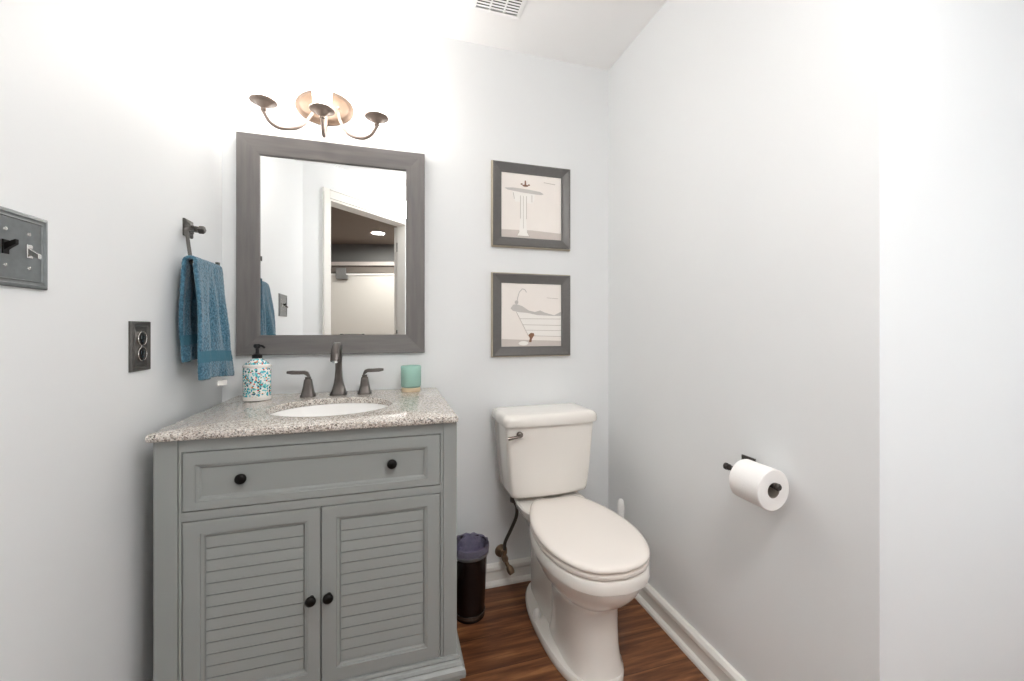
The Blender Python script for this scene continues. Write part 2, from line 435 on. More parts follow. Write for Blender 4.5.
def recessed(loc, r, label):
    t = thing('recessed_light', label, 'ceiling light', loc)
    x, y, z = loc
    bm = bm_new(); lathe(bm, (x, y, z), [(r*1.3, 0), (r*1.3, -.006), (r*1.22, -.01), (r*1.05, -.008), (r, .0)], cap0=False, cap1=False); obj('trim_ring', bm, M['ceil'], t, smooth=True)
    bm = bm_new(); poly(bm, circ((x, y, z-.002), r, 28)); obj('lamp', bm, M['far'], t)
def unfold(u, v, z):
    d = ray = None
    r = (u-512)/F; up = (328.5-v)/F
    dx = r*math.cos(YAW)+math.sin(YAW); dy = -r*math.sin(YAW)+math.cos(YAW)
    t = (z-CAMH)/up
    return dx*t, -(dy*t-CAMD)
lx, ly = unfold(378, 233.3, 2.409)
recessed((lx, ly, 2.409), .075, 'small recessed ceiling light reflected in the mirror')
recessed((lx+.9, ly+.1, 2.409), .075, 'added fill light built as a recessed ceiling light outside the doorway, nearer the door')  # this lamp and the next two are added to brighten the outer room
recessed((lx-1.4, ly+.3, 2.409), .075, 'added fill light built as a recessed ceiling light of the outer room, farther left')
recessed((lx+2.1, ly+.2, 2.409), .075, 'added fill light built as a recessed ceiling light of the outer room, farther right')

# invented bar stool, standing for an unidentified dark shape at the mirror frame
sx, sy = 0.0, 0.0
r_ = (351-512)/F; fw = 4.0
sx = r_*fw*math.cos(YAW)+fw*math.sin(YAW); sy = -(-r_*fw*math.sin(YAW)+fw*math.cos(YAW)-CAMD)
t = thing('invented_stool', 'invented dark bar stool for an unidentified dark shape beyond the doorway, only its back top shows in the mirror', 'stool', (sx, sy, 0))
bm = bm_new(); lathe(bm, (sx, sy, 0), [(.17, .68), (.19, .69), (.19, .73), (.16, .75)]); obj('seat', bm, M['blackpl'], t, smooth=True)
bm = bm_new(); tube(bm, [(sx-.13, sy-.15, 1.0), (sx, sy-.2, 1.05), (sx+.13, sy-.15, 1.0)], .055); obj('backrest', bm, M['blackpl'], t, smooth=True)
for a, b_ in ((-1, -1), (1, -1), (1, 1), (-1, 1)):
    bm = bm_new(); tube(bm, [(sx+a*.12, sy+b_*.12, .69), (sx+a*.19, sy+b_*.19, 0)], .015, sm=0)
    obj('leg', bm, M['blackpl'], t, smooth=True)
for a in (-1, 1):
    bm = bm_new(); tube(bm, [(sx+a*.1, sy-.14, .7), (sx+a*.12, sy-.16, 1.02)], .013, sm=0); obj('back_post', bm, M['blackpl'], t, smooth=True)

# door leaf swung out into the other room
bm = bm_new()
box(bm, S1-.01, S1+.59, .135, .17, .012, DT-.02, 0, .003)
angled(bm)
dr = struct('door_1', bm, M['trim'], 'white door leaf swung open away from the bathroom')
for z in (.25, 1.1, 1.95):
    bm = bm_new(); box(bm, S1-.017, S1+.004, .121, .134, z-.045, z+.045, 0, .002); angled(bm); obj('hinge', bm, M['chrome'], dr)
bm = bm_new()
lathe(bm, (S1+.53, .17, 1.0), [(.026, 0), (.026, .006), (.010, .01), (.010, .035), (.025, .045), (.025, .06), (.012, .07)], axis='Y', n=20)
angled(bm); obj('door_handle', bm, M['bronze'], dr, smooth=True)

# baseboards: cap, flat face, quarter round
prof = [(0, 0), (.028, 0), (.027, .010), (.021, .018), (.013, .021), (.013, .058), (.016, .064), (.020, .070), (.019, .084), (.010, .093), (0, .094)]
def baseb(name, p0, p1, nrm, label):
    bm = bm_new(); p0 = Vector(p0); p1 = Vector(p1); nrm = Vector(nrm)
    rings(bm, [[p+nrm*a+Vector((0, 0, z)) for a, z in prof] for p in (p0, p1)])
    return struct(name, bm, M['trim'], label)
baseb('baseboard_back', (XL, 0, 0), (XR, 0, 0), (0, -1, 0), 'white baseboard on the back wall behind the toilet')
baseb('baseboard_right', (XR, 0, 0), (XR, YE, 0), (-1, 0, 0), 'white baseboard along the right wall')
baseb('baseboard_left', (XL, -.62, 0), (XL, -CD-XL, 0), (1, 0, 0), 'white baseboard along the left wall')
baseb('baseboard_rear', (.5, -2.6, 0), (2.1, -2.6, 0), (0, 1, 0), 'white baseboard on the rear wall of the alcove')
baseb('baseboard_far_right', (2.1, YE, 0), (2.1, -2.6, 0), (-1, 0, 0), 'white baseboard below the added frosted window')
baseb('baseboard_side', (XR, YE, 0), (2.1, YE, 0), (0, -1, 0), 'white baseboard past the right wall corner')

# added fill lamp behind the camera, in the form of a ceiling light
DX, DY, DZ = .40, -1.85, 2.20
t = thing('added_ceiling_light', 'added unseen fill light built as a round glass ceiling light near the doorway', 'ceiling light', (DX, DY, CEIL))
bm = bm_new(); lathe(bm, (DX, DY, CEIL), [(.065, 0), (.065, -.01), (.05, -.025), (.012, -.03), (.010, -.035), (.010, -.235), (.02, -.24)], n=32); obj('canopy_stem', bm, M['bronzelt'], t, smooth=True)
bm = bm_new(); lathe(bm, (DX, DY, DZ), [(.16, .02), (.165, .015), (.15, -.02), (.11, -.05), (.05, -.068), (.0, -.07)], n=40, cap0=True); obj('diffuser', bm, M['fill_dome'], t, smooth=True)

# ------------------------------------------------------------------ vanity
FY = -.58
V = thing('vanity_cabinet', 'grey green bathroom vanity cabinet with louvered doors and black knobs', 'vanity', (-.19, FY, 0))
cab = M['cab']
bm = bm_new()
VX0, VX1 = -.564, .186
box(bm, VX0, VX0+.02, FY+.02, -.012, .13, .882)           # sides
box(bm, VX1-.02, VX1, FY+.02, -.012, .13, .882)
box(bm, VX0, VX1, -.024, -.012, .13, .882)                 # back
box(bm, VX0, VX1, FY+.02, -.012, .15, .165)                # bottom
obj('carcass', bm, cab, V)
bm = bm_new()
def stile(x0, x1, inner):
    box(bm, x0, x1, FY, FY+.022, .183, .882, bev=.0015)
for x0, x1 in ((VX0, -.514), (-.5115, -.5055), (.1375, .1435), (.146, VX1)):
    box(bm, x0, x1, FY, FY+.022, .183, .882, bev=.0012)
box(bm, VX0, VX1, FY+.006, FY+.024, .183, .882) if False else None
box(bm, -.515, -.505, FY+.004, FY+.022, .183, .882); box(bm, .137, .147, FY+.004, FY+.022, .183, .882)
box(bm, -.506, .138, FY, FY+.022, .849, .882, bev=.0012)
box(bm, -.506, .138, FY, FY+.022, .674, .697, bev=.0012)
box(bm, -.506, .138, FY, FY+.022, .170, .187, bev=.0012)
obj('face_frame', bm, cab, V)
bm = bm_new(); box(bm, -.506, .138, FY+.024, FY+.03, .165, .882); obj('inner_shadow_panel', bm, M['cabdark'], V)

def framed(bm, x0, x1, z0, z1, ix0, ix1, iz0, iz1, y, depth=.009):
    """flat frame with stepped moulding around a recessed panel"""
    def rect(a0, a1, c0, c1, yy): return [Vector((a0, yy, c0)), Vector((a1, yy, c0)), Vector((a1, yy, c1)), Vector((a0, yy, c1))]
    g = .011
    rs = [rect(x0, x1, z0, z1, y+.018), rect(x0, x1, z0, z1, y+.0015), rect(x0+.0015, x1-.0015, z0+.0015, z1-.0015, y),
          rect(ix0-g, ix1+g, iz0-g, iz1+g, y), rect(ix0-g+.001, ix1+g-.001, iz0-g+.001, iz1+g-.001, y+.003),
          rect(ix0-.004, ix1+.004, iz0-.004, iz1+.004, y+.004), rect(ix0, ix1, iz0, iz1, y+depth)]
    rings(bm, rs, cap0=True, cap1=True)

def knob(parent, x, z, y=FY):
    bm = bm_new()
    lathe(bm, (x, y, z), [(.0065, .002), (.0065, -.003), (.005, -.006), (.006, -.010), (.011, -.013), (.0138, -.017), (.0138, -.021), (.011, -.025), (.005, -.027)], axis='Y', n=24)
    obj('knob', bm, M['black'], parent, smooth=True, label='round black knob')
dw = None
bm = bm_new(); framed(bm, -.5035, .1355, .6995, .8465, -.466, .088, .731, .804, FY-.001)
dw = obj('drawer_front', bm, cab, V); knob(dw, -.374, .7725, FY+.008); knob(dw, .0, .775, FY+.008)
for x0, x1, ix0, ix1, kx in ((-.5035, -.1875, -.455, -.230, -.209), (-.1845, .1355, -.136, .088, -.166)):
    bm = bm_new(); z0, z1 = .189, .6715
    framed(bm, x0, x1, z0, z1, ix0, ix1, .235, .629, FY-.001, .010)
    # louvre slats, tilted
    n = 13; ph = (.629-.235)/n
    for i in range(n):
        za = .235+i*ph
        vs = [(ix0, FY+.0062, za+.0008), (ix0, FY+.0046, za+.0016), (ix0, FY+.0066, za+ph-.0024), (ix0, FY+.0085, za+ph-.0016), (ix0, FY+.012, za+ph-.0016), (ix0, FY+.012, za+.0008)]
        rings(bm, [[Vector(v) for v in vs], [Vector((ix1, v[1], v[2])) for v in vs]])
    d = obj('door', bm, cab, V); knob(d, kx, .430)
# base moulding around front and sides
bm = bm_new()
bp = [(0, .187), (.006, .187), (.009, .180), (.006, .175), (.012, .171), (.016, .164), (.013, .160), (.022, .152), (.024, .140), (.022, .128), (0, .128)]
path = [(VX0, -.012), (VX0, FY), (VX1, FY), (VX1, -.012)]
out = [(-1, 0), (-1, -1), (1, -1), (1, 0)]
rings(bm, [[Vector((p[0]+o_[0]*a, p[1]+o_[1]*a, z)) for a, z in bp] for p, o_ in zip(path, out)])
obj('base_moulding', bm, cab, V)
for fx, fy in ((VX0+.035, FY+.02), (VX1-.03, FY+.02), (VX0+.035, -.07), (VX1-.03, -.07)):
    bm = bm_new(); lathe(bm, (fx, fy, 0), [(.022, 0), (.030, .006), (.041, .03), (.047, .06), (.044, .085), (.030, .102), (.026, .11), (.034, .118), (.036, .13)], n=28)
    obj('foot', bm, cab, V, smooth=True)

# countertop with oval cut-out
CX0, CX1, CY0, ZC = -.570, .187, -.602, .903
SX, SY, SA, SB = -.191, -.328, .190, .162
bm = bm_new()
n = 64
def outer_pt(a):
    dx, dy = math.cos(a), math.sin(a)
    ts = []
    if dx > 1e-9: ts.append((CX1-SX)/dx)
    if dx < -1e-9: ts.append((CX0-SX)/dx)
    if dy > 1e-9: ts.append((-.002-SY)/dy)
    if dy < -1e-9: ts.append((CY0-SY)/dy)
    t_ = min(ts); return SX+dx*t_, SY+dy*t_
angs = sorted([2*PI*i/n for i in range(n)]+[math.atan2(y-SY, x-SX) % (2*PI) for x in (CX0, CX1) for y in (CY0, -.002)])
def ring_o(z, ins):
    out = []
    for a in angs:
        x, y = outer_pt(a)
        x = min(max(x, CX0+ins), CX1-ins); y = min(max(y, CY0+ins), -.002)
        out.append(Vector((x, y, z)))
    return out
def ring_i(z, g): return [Vector((SX+(SA+g)*math.cos(a), SY+(SB+g)*math.sin(a), z)) for a in angs]
seq = [ring_i(ZC-.0205, 0), ring_i(ZC-.003, 0), ring_i(ZC, .003), ring_o(ZC, .005), ring_o(ZC-.002, .0015), ring_o(ZC-.005, 0), ring_o(ZC-.013, 0), ring_o(ZC-.018, .002), ring_o(ZC-.0205, .006)]
rings(bm, seq, closed=True)
ct = tag(obj('granite_countertop', bm, M['granite'], loc=(SX, SY, ZC-.0205), smooth=True, angle=30), 'speckled beige and grey granite countertop on the vanity', 'countertop')
# undermount bowl
sk = thing('undermount_sink', 'oval white undermount sink set into the granite top', 'sink', (SX, SY, .74))
bm = bm_new()
pr = [(1.07, -.0215), (1.0, -.022), (.985, -.035), (.95, -.075), (.86, -.11), (.68, -.135), (.4, -.148), (.12, -.152)]
rs = [[Vector((SX+SA*k*math.cos(2*PI*i/56), SY+SB*k*math.sin(2*PI*i/56), ZC+h)) for i in range(56)] for k, h in pr]
rs2 = [[Vector((SX+SA*k*math.cos(2*PI*i/56), SY+SB*k*math.sin(2*PI*i/56), ZC+h)) for i in range(56)] for k, h in ((.12, -.164), (.42, -.16), (.72, -.147), (.9, -.12), (.99, -.08), (1.07, -.032))]
rings(bm, rs+rs2, closed=True); obj('bowl', bm, M['basin'], sk, smooth=True)
bm = bm_new(); lathe(bm, (SX, SY, ZC), [(.024, -.152), (.024, -.1485), (.018, -.147), (.016, -.150), (.001, -.149)], n=24); obj('drain', bm, M['bronze'], sk, smooth=True)

# faucet
t = thing('widespread_faucet', 'dark bronze widespread faucet with arched spout behind the sink', 'faucet', (-.199, -.095, ZC))
fx, fy = -.199, -.085
bm = bm_new()
def sq(c, a, z, b=None, rr=.35, n=24):
    b = a if b is None else b; out = []
    for i in range(n):
        th = 2*PI*i/n; cs, sn = math.cos(th), math.sin(th)
        p_ = 7
        k = (abs(cs)**p_+abs(sn)**p_)**(-1/p_)
        out.append(Vector((c[0]+a*cs*k, c[1]+b*sn*k, z)))
    return out
rings(bm, [sq((fx, fy), a, ZC+z, b) for a, b, z in ((.030, .030, 0), (.030, .030, .006), (.027, .027, .010), (.023, .023, .022), (.017, .018, .045), (.0135, .015, .07), (.012, .0135, .10), (.0115, .013, .13))])
# curved spout going towards the basin
sp = spline([(fx, fy, ZC+.12), (fx, fy-.002, ZC+.155), (fx, fy-.022, ZC+.186), (fx, fy-.060, ZC+.192), (fx, fy-.095, ZC+.168), (fx, fy-.108, ZC+.138)], 6)
rs = []
for i, p_ in enumerate(sp):
    tg = (sp[min(i+1, len(sp)-1)]-sp[max(i-1, 0)]).normalized(); nn = Vector((1, 0, 0)).cross(tg)
    kx = .0115+.004*(i/(len(sp)-1)); ky = .013-.002*(i/(len(sp)-1))
    rs.append([p_+Vector((1, 0, 0))*kx*a+nn*ky*b for a, b in ((1, .6), (.7, 1), (-.7, 1), (-1, .6), (-1, -.6), (-.7, -1), (.7, -1), (1, -.6))])
rings(bm, rs)
obj('spout', bm, M['bronze'], t, smooth=True, angle=50)
bm = bm_new(); lathe(bm, (fx, fy-.1085, ZC+.140), [(.009, 0), (.009, -.008), (.007, -.009)], n=20); obj('aerator', bm, M['chrome'], t, smooth=True)
for hx, hy, sgn in ((-.305, -.098, -1), (-.104, -.085, 1)):
    bm = bm_new()
    rings(bm, [sq((hx, hy), a, ZC+z) for a, z in ((.026, 0), (.026, .005), (.022, .010), (.017, .035), (.0135, .058), (.0125, .064), (.0095, .066), (.0095, .074))])
    h = obj('handle', bm, M['bronze'], t, smooth=True, angle=50)
    bm = bm_new()
    pts = [(hx-sgn*.006, ZC+.070), (hx, ZC+.084), (hx+sgn*.012, ZC+.091), (hx+sgn*.032, ZC+.091), (hx+sgn*.054, ZC+.092), (hx+sgn*.072, ZC+.093)]
    wd = [.010, .011, .0115, .012, .0125, .009]; tk = [.010, .009, .0065, .0065, .0068, .0045]
    rs = []
    for (px, pz), a, b_ in zip(pts, wd, tk):
        if px == pts[0][0]: pass
        rs.append([Vector((px, hy-a, pz-b_)), Vector((px, hy+a, pz-b_)), Vector((px, hy+a*.8, pz+b_)), Vector((px, hy-a*.8, pz+b_))])
    rings(bm, rs); o = obj('lever', bm, M['bronze'], h, smooth=True, angle=50, bevel=.002)

# soap dispenser
bx, by = -.464, -.135
t = thing('soap_dispenser', 'mosaic patterned soap dispenser with black pump on the countertop', 'soap dispenser', (bx, by, ZC))
bm = bm_new(); lathe(bm, (bx, by, ZC), [(.036, 0), (.0445, .002), (.046, .008), (.0455, .014), (.043, .016)], n=36, ay=.8); obj('bottle_foot', bm, M['porc'], t, smooth=True)
bm = bm_new(); lathe(bm, (bx, by, ZC), [(.043, .015), (.0445, .018), (.0445, .114), (.043, .118)], n=36, ay=.8); obj('bottle', bm, M['mosaic'], t, smooth=True)
bm = bm_new(); lathe(bm, (bx, by, ZC), [(.043, .117), (.0455, .120), (.0455, .125), (.040, .130)], n=36, ay=.8); obj('shoulder_band', bm, M['porc'], t, smooth=True)
bm = bm_new(); rings(bm, [circ((bx, by, ZC+h), r, 36, 'Z', r*(.8+.2*k)) for r, h, k in ((.041, .129, 0), (.030, .139, .4), (.019, .147, 1), (.0165, .150, 1))]); obj('shoulder', bm, M['mosaic'], t, smooth=True)
bm = bm_new(); lathe(bm, (bx, by, ZC), [(.016, .150), (.0165, .151), (.0165, .163), (.011, .166), (.0055, .168), (.0055, .186), (.010, .188), (.012, .192), (.012, .198), (.009, .202)], n=24)
tube(bm, [(bx+.004, by, ZC+.195), (bx+.018, by-.012, ZC+.195), (bx+.028, by-.020, ZC+.189)], .004, n=10)
obj('pump', bm, M['blackpl'], t, smooth=True)

# candle
cx_, cy_ = .075, -.075
t = thing('candle_jar', 'teal glass candle jar on a pale wooden base, right of the faucet', 'candle', (cx_, cy_, ZC))
bm = bm_new(); lathe(bm, (cx_, cy_, ZC), [(.037, 0), (.038, .002), (.038, .014), (.036, .016)], n=36); obj('wooden_base', bm, M['cork'], t, smooth=True)
bm = bm_new(); lathe(bm, (cx_, cy_, ZC), [(.030, .0165), (.037, .0175), (.040, .024), (.0405, .100), (.0395, .104), (.0375, .104), (.0370, .099), (.0365, .028), (.033, .0225)], n=40); obj('glass', bm, M['teal'], t, smooth=True, angle=60)
bm = bm_new(); lathe(bm, (cx_, cy_, ZC), [(.033, .0235), (.0358, .030), (.0360, .072), (.034, .074)], n=32); obj('wax', bm, M['wax'], t, smooth=True)
bm = bm_new(); tube(bm, [(cx_, cy_, ZC+.073), (cx_+.001, cy_, ZC+.082)], .0012, sm=0, n=6); obj('wick', bm, M['black'], t)

# ------------------------------------------------------------------ mirror
MX0, MX1, MZ0, MZ1 = -.566, .134, 1.057, 1.907
IX0, IX1, IZ0, IZ1 = -.489, .061, 1.131, 1.830
t = thing('framed_mirror', 'rectangular wall mirror with wide grey wood frame above the vanity', 'mirror', (-.216, 0, MZ0))
fprof = [(0, 0), (0, -.021), (.002, -.023), (.0735, -.0165), (.0765, -.0145), (.0765, -.010)]
def frame_bar(kind):
    bm = bm_new()
    x0, x1, z0, z1 = MX0, MX1, MZ0, MZ1
    def ringat(cx, cz, sx_, sz_): return [Vector((cx+sx_*a, y-.001, cz+sz_*a)) for a, y in fprof]
    cr = {'tl': (x0, z1, 1, -1), 'tr': (x1, z1, -1, -1), 'br': (x1, z0, -1, 1), 'bl': (x0, z0, 1, 1)}
    a, b = {'top': ('tl', 'tr'), 'right': ('tr', 'br'), 'bottom': ('br', 'bl'), 'left': ('bl', 'tl')}[kind]
    rings(bm, [ringat(*cr[a]), ringat(*cr[b])])
    return bm
bm = bm_new()
for k, mi in (('top', 0), ('bottom', 0), ('left', 1), ('right', 1)):
    b2 = frame_bar(k); bmesh.ops.recalc_face_normals(b2, faces=b2.faces[:])
    me = bpy.data.meshes.new('t'); b2.to_mesh(me); b2.free()
    n0 = len(bm.faces); bm.from_mesh(me); bm.faces.ensure_lookup_table(); bpy.data.meshes.remove(me)
    for f in bm.faces[n0:]: f.material_index = mi
obj('frame', bm, [M['frameh'], M['framev']], t)
bm = bm_new()
bv = .007
def rc(i, y): return [Vector((IX0+i, y, IZ0+i)), Vector((IX1-i, y, IZ0+i)), Vector((IX1-i, y, IZ1-i)), Vector((IX0+i, y, IZ1-i))]
rings(bm, [rc(-.002, -.004), rc(-.002, -.0104), rc(bv, -.0110)])
obj('mirror_glass', bm, M['mirror'], t)

# ------------------------------------------------------------------ wall sconce
LX, LZ = -.252, 2.052
t = thing('vanity_light', 'three armed bronze vanity light with glowing glass shades above the mirror', 'wall light', (LX, 0, LZ))
bm = bm_new()
rings(bm, [circ((LX-.008, y, LZ), a, 40, 'Y', b_) for a, b_, y in ((.109, .070, -.001), (.109, .070, -.007), (.097, .061, -.012), (.094, .058, -.018), (.086, .051, -.022), (.05, .03, -.026))])
obj('backplate', bm, M['plate'], t, smooth=True, angle=60)
for sx_ in (-.045, .045):
    bm = bm_new(); lathe(bm, (LX+sx_, -.02, LZ-.004), [(.006, 0), (.006, -.008), (.003, -.012)], axis='Y', n=14)
    obj('finial', bm, M['fixture'], t, smooth=True)
CY = -.125; CZ = 1.973
for k, (dx, pts) in enumerate((
    (-.195, [(LX-.045, -.02, 2.030), (LX-.055, -.05, 1.985), (LX-.085, -.085, 1.925), (LX-.135, -.115, 1.898), (LX-.172, -.125, 1.910), (LX-.194, -.125, 1.945), (LX-.195, -.125, 1.956)]),
    (0, [(LX, -.02, 2.025), (LX, -.035, 1.975), (LX, -.055, 1.930), (LX, -.080, 1.905), (LX, -.105, 1.912), (LX, -.122, 1.94), (LX, -.125, 1.956)]),
    (.195, [(LX+.045, -.02, 2.030), (LX+.055, -.05, 1.985), (LX+.085, -.085, 1.925), (LX+.135, -.115, 1.898), (LX+.172, -.125, 1.910), (LX+.194, -.125, 1.945), (LX+.195, -.125, 1.956)]))):
    bm = bm_new(); tube(bm, pts, .0062, n=12)
    ar = obj('arm', bm, M['fixture'], t, smooth=True)
    x = LX+dx
    bm = bm_new(); lathe(bm, (x, CY, CZ), [(.007, -.025), (.0105, -.021), (.0105, -.017), (.007, -.013), (.011, -.010), (.018, -.006), (.023, .000), (.025, .003), (.040, .0055), (.0445, .008), (.0445, .012), (.041, .015), (.032, .014), (.012, .012)], n=32)
    obj('cup', bm, M['fixture'], ar, smooth=True, angle=60)
    bm = bm_new(); lathe(bm, (x, CY, CZ), [(.026, .0155), (.029, .020), (.0315, .045), (.035, .09), (.040, .135), (.038, .136), (.033, .09), (.029, .045), (.026, .022), (.004, .018)], n=32, cap0=True, cap1=True)
    obj('glass_shade', bm, M['shade'], ar, smooth=True, angle=60, label='glowing white glass shade')

# ------------------------------------------------------------------ framed prints
def picture(x0, x1, z0, z1, label, art):
    t = thing('framed_picture', label, 'picture', ((x0+x1)/2, 0, z0), 'framed bathroom prints beside the mirror')
    pf = [(0, -.001), (0, -.012), (.003, -.0135), (.0045, -.022), (.010, -.0245), (.016, -.022), (.038, -.015), (.045, -.0145), (.047, -.0125), (.047, -.008)]
    cr = [(x0, z1, 1, -1), (x1, z1, -1, -1), (x1, z0, -1, 1), (x0, z0, 1, 1)]
    bm = bm_new()
    rings(bm, [[Vector((c[0]+c[2]*a, y, c[1]+c[3]*a)) for a, y in pf] for c in cr], closed=True)
    bm.faces.ensure_lookup_table()
    for f in bm.faces:
        c = f.calc_center_median()
        d = min(c.x-x0, x1-c.x, c.z-z0, z1-c.z)
        f.material_index = 1 if d < .0043 and c.y < -.005 else 0
    obj('frame', bm, [M['picframe'], M['picedge']], t)
    bm = bm_new(); box(bm, x0+.044, x1-.044, -.0095, -.002, z0+.044, z1-.044); pr_ = obj('print', bm, M['print'], t)
    W = x1-x0-.094; H_ = z1-z0-.094
    def P2(a, b, y): return Vector((x0+.047+a*W, y, z0+.047+b*H_))
    for i, (nm, mt, polys) in enumerate(art):
        y = -.0099-.0003*i
        if nm == 'drawn_lines':
            for pl in polys:
                bm = bm_new(); rings(bm, [[P2(a, b, y+.0003) for a, b in pl], [P2(a, b, y) for a, b in pl]]); obj('drawn_line', bm, M[mt], pr_)
            continue
        bm = bm_new()
        for pl in polys:
            fr = [P2(a, b, y) for a, b in pl]; bk = [P2(a, b, y+.0003) for a, b in pl]
            rings(bm, [bk, fr])
        obj(nm, bm, M[mt], pr_)
def ell(cx, cy, a, b, n=20, a0=0, a1=360):
    return [(cx+a*math.cos(math.radians(a0+(a1-a0)*i/n)), cy+b*math.sin(math.radians(a0+(a1-a0)*i/n))) for i in range(n if a1-a0 >= 360 else n+1)]
def stroke(pts, w_):
    out = []
    for (x0, y0), (x1, y1) in zip(pts[:-1], pts[1:]):
        dx, dy = x1-x0, y1-y0; l = math.hypot(dx, dy) or 1; nx, ny = -dy/l*w_/2, dx/l*w_/2
        out.append([(x0+nx, y0+ny), (x1+nx, y1+ny), (x1-nx, y1-ny), (x0-nx, y0-ny)])
    return out
art1 = [('drawn_floor', 'ink_floor', [[(0, 0), (1, 0), (1, .11), (.5, .13), (0, .115)]]),
        ('drawn_sink', 'ink_pale', [[(.25, .03), (.46, .03), (.42, .1), (.40, .3), (.41, .55), (.50, .55), (.54, .60), (.55, .70), (.17, .72), (.19, .62), (.23, .56), (.31, .56), (.31, .3), (.29, .1)]]),
        ('drawn_rim', 'ink_grey', [[(.05, .76), (.10, .735), (.30, .715), (.55, .70), (.66, .70), (.70, .715), (.64, .745), (.45, .765), (.2, .775)]]),
        ('drawn_lines', 'ink_line', stroke([(.31, .3), (.31, .66)], .008)+stroke([(.36, .15), (.36, .66)], .006)+stroke([(.41, .3), (.41, .66)], .008)+stroke([(.21, .6), (.19, .7)], .008)+stroke([(.50, .57), (.50, .68)], .008)+stroke([(.70, .9), (.90, .885)], .008)+stroke([(.29, .1), (.25, .03), (.46, .03), (.42, .1)], .008)),
        ('drawn_tap', 'ink_brown', [ell(.39, .82, .05, .016), [(.375, .82), (.405, .82), (.40, .90), (.38, .90)], ell(.33, .84, .018, .012), ell(.45, .835, .018, .012)])]
art2 = [('drawn_floor', 'ink_floor', [[(0, 0), (1, 0), (1, .085), (.5, .10), (0, .12)]]),
        ('drawn_tub', 'ink_pale', [[(.46, .17), (.98, .16), (1, .16), (1, .5), (.6, .52), (.24, .58), (.22, .56), (.28, .5), (.40, .24)], ell(.36, .05, .08, .035)]),
        ('drawn_rim', 'ink_grey', [[(.15, .60), (.19, .66), (.24, .67), (.34, .64), (.45, .57), (.55, .55), (.64, .575), (.72, .54), (.88, .50), (1, .56), (1, .49), (.85, .49), (.6, .50), (.42, .535), (.28, .545), (.19, .565)]]),
        ('drawn_lines', 'ink_line', stroke([(.24, .55), (.34, .36), (.44, .17)], .008)+stroke([(.30, .44), (1, .44)], .007)+stroke([(.35, .345), (1, .335)], .007)+stroke([(.40, .26), (1, .25)], .006)+stroke([(.46, .17), (1, .155)], .007)+stroke([(.75, .78), (.95, .77)], .006)),
        ('drawn_tap', 'ink_grey', stroke([(.25, .66), (.26, .76), (.29, .86), (.34, .915), (.38, .905), (.41, .86)], .012)+[ell(.245, .70, .03, .03)]),
        ('drawn_foot', 'ink_brown', [[(.45, .07), (.49, .065), (.50, .12), (.54, .18), (.53, .21), (.48, .215), (.44, .18), (.465, .13)]])]
picture(.430, .818, 1.531, 1.921, 'upper framed print of a pedestal sink in charcoal frame', art1)
picture(.430, .818, 1.030, 1.415, 'lower framed print of a bathtub in charcoal frame', art2)

# ------------------------------------------------------------------ outlet cover and switch plate on the left wall
def plate_rings(bm, y0, y1, z0, z1):
    def rc(i, x): return [Vector((XL+x, y0+i, z0+i)), Vector((XL+x, y1-i, z0+i)), Vector((XL+x, y1-i, z1-i)), Vector((XL+x, y0+i, z1-i))]
    rings(bm, [rc(0, 0), rc(0, .004), rc(.002, .006), rc(.006, .0065), rc(.008, .005), rc(.011, .005), rc(.013, .0065), rc(.0145, .0045)])
t = thing('outlet_cover', 'decorative pewter outlet cover with dark outlet, above the countertop corner', 'outlet', (XL, -.5265, 1.115))
bm = bm_new(); plate_rings(bm, -.569, -.484, 1.052, 1.178); obj('cover_plate', bm, M['pewterdk'], t)
bm = bm_new()
for zc in (1.115+.0195, 1.115-.0195):
    lathe(bm, (XL+.004, -.5265, zc), [(.0168, 0), (.0168, .003), (.0155, .004)], axis='X', n=28)
obj('receptacle', bm, M['black'], t, smooth=True)
for zc in (1.115+.0195, 1.115-.0195):
    bm = bm_new(); lathe(bm, (XL+.004, -.5265, zc), [(.0170, 0), (.0170, .0042), (.0178, .005), (.0186, .0042), (.0186, 0)], axis='X', n=28, cap0=False, cap1=False); obj('glint_ring', bm, M['chrome'], t, smooth=True)  # chrome ring added to imitate glints on the glossy black receptacle
bm = bm_new()
for zc in (1.115+.0195, 1.115-.0195):
    for dy in (-.006, .006): box(bm, XL+.0078, XL+.0086, -.5265+dy-.001, -.5265+dy+.001, zc-.001, zc+.007)
    lathe(bm, (XL+.0078, -.5265, zc-.007), [(.0022, 0), (.0022, .0008)], axis='X', n=12)
lathe(bm, (XL+.004, -.5265, 1.115), [(.003, 0), (.003, .002), (.001, .003)], axis='X', n=12)
obj('slot', bm, M['chrome'], t)

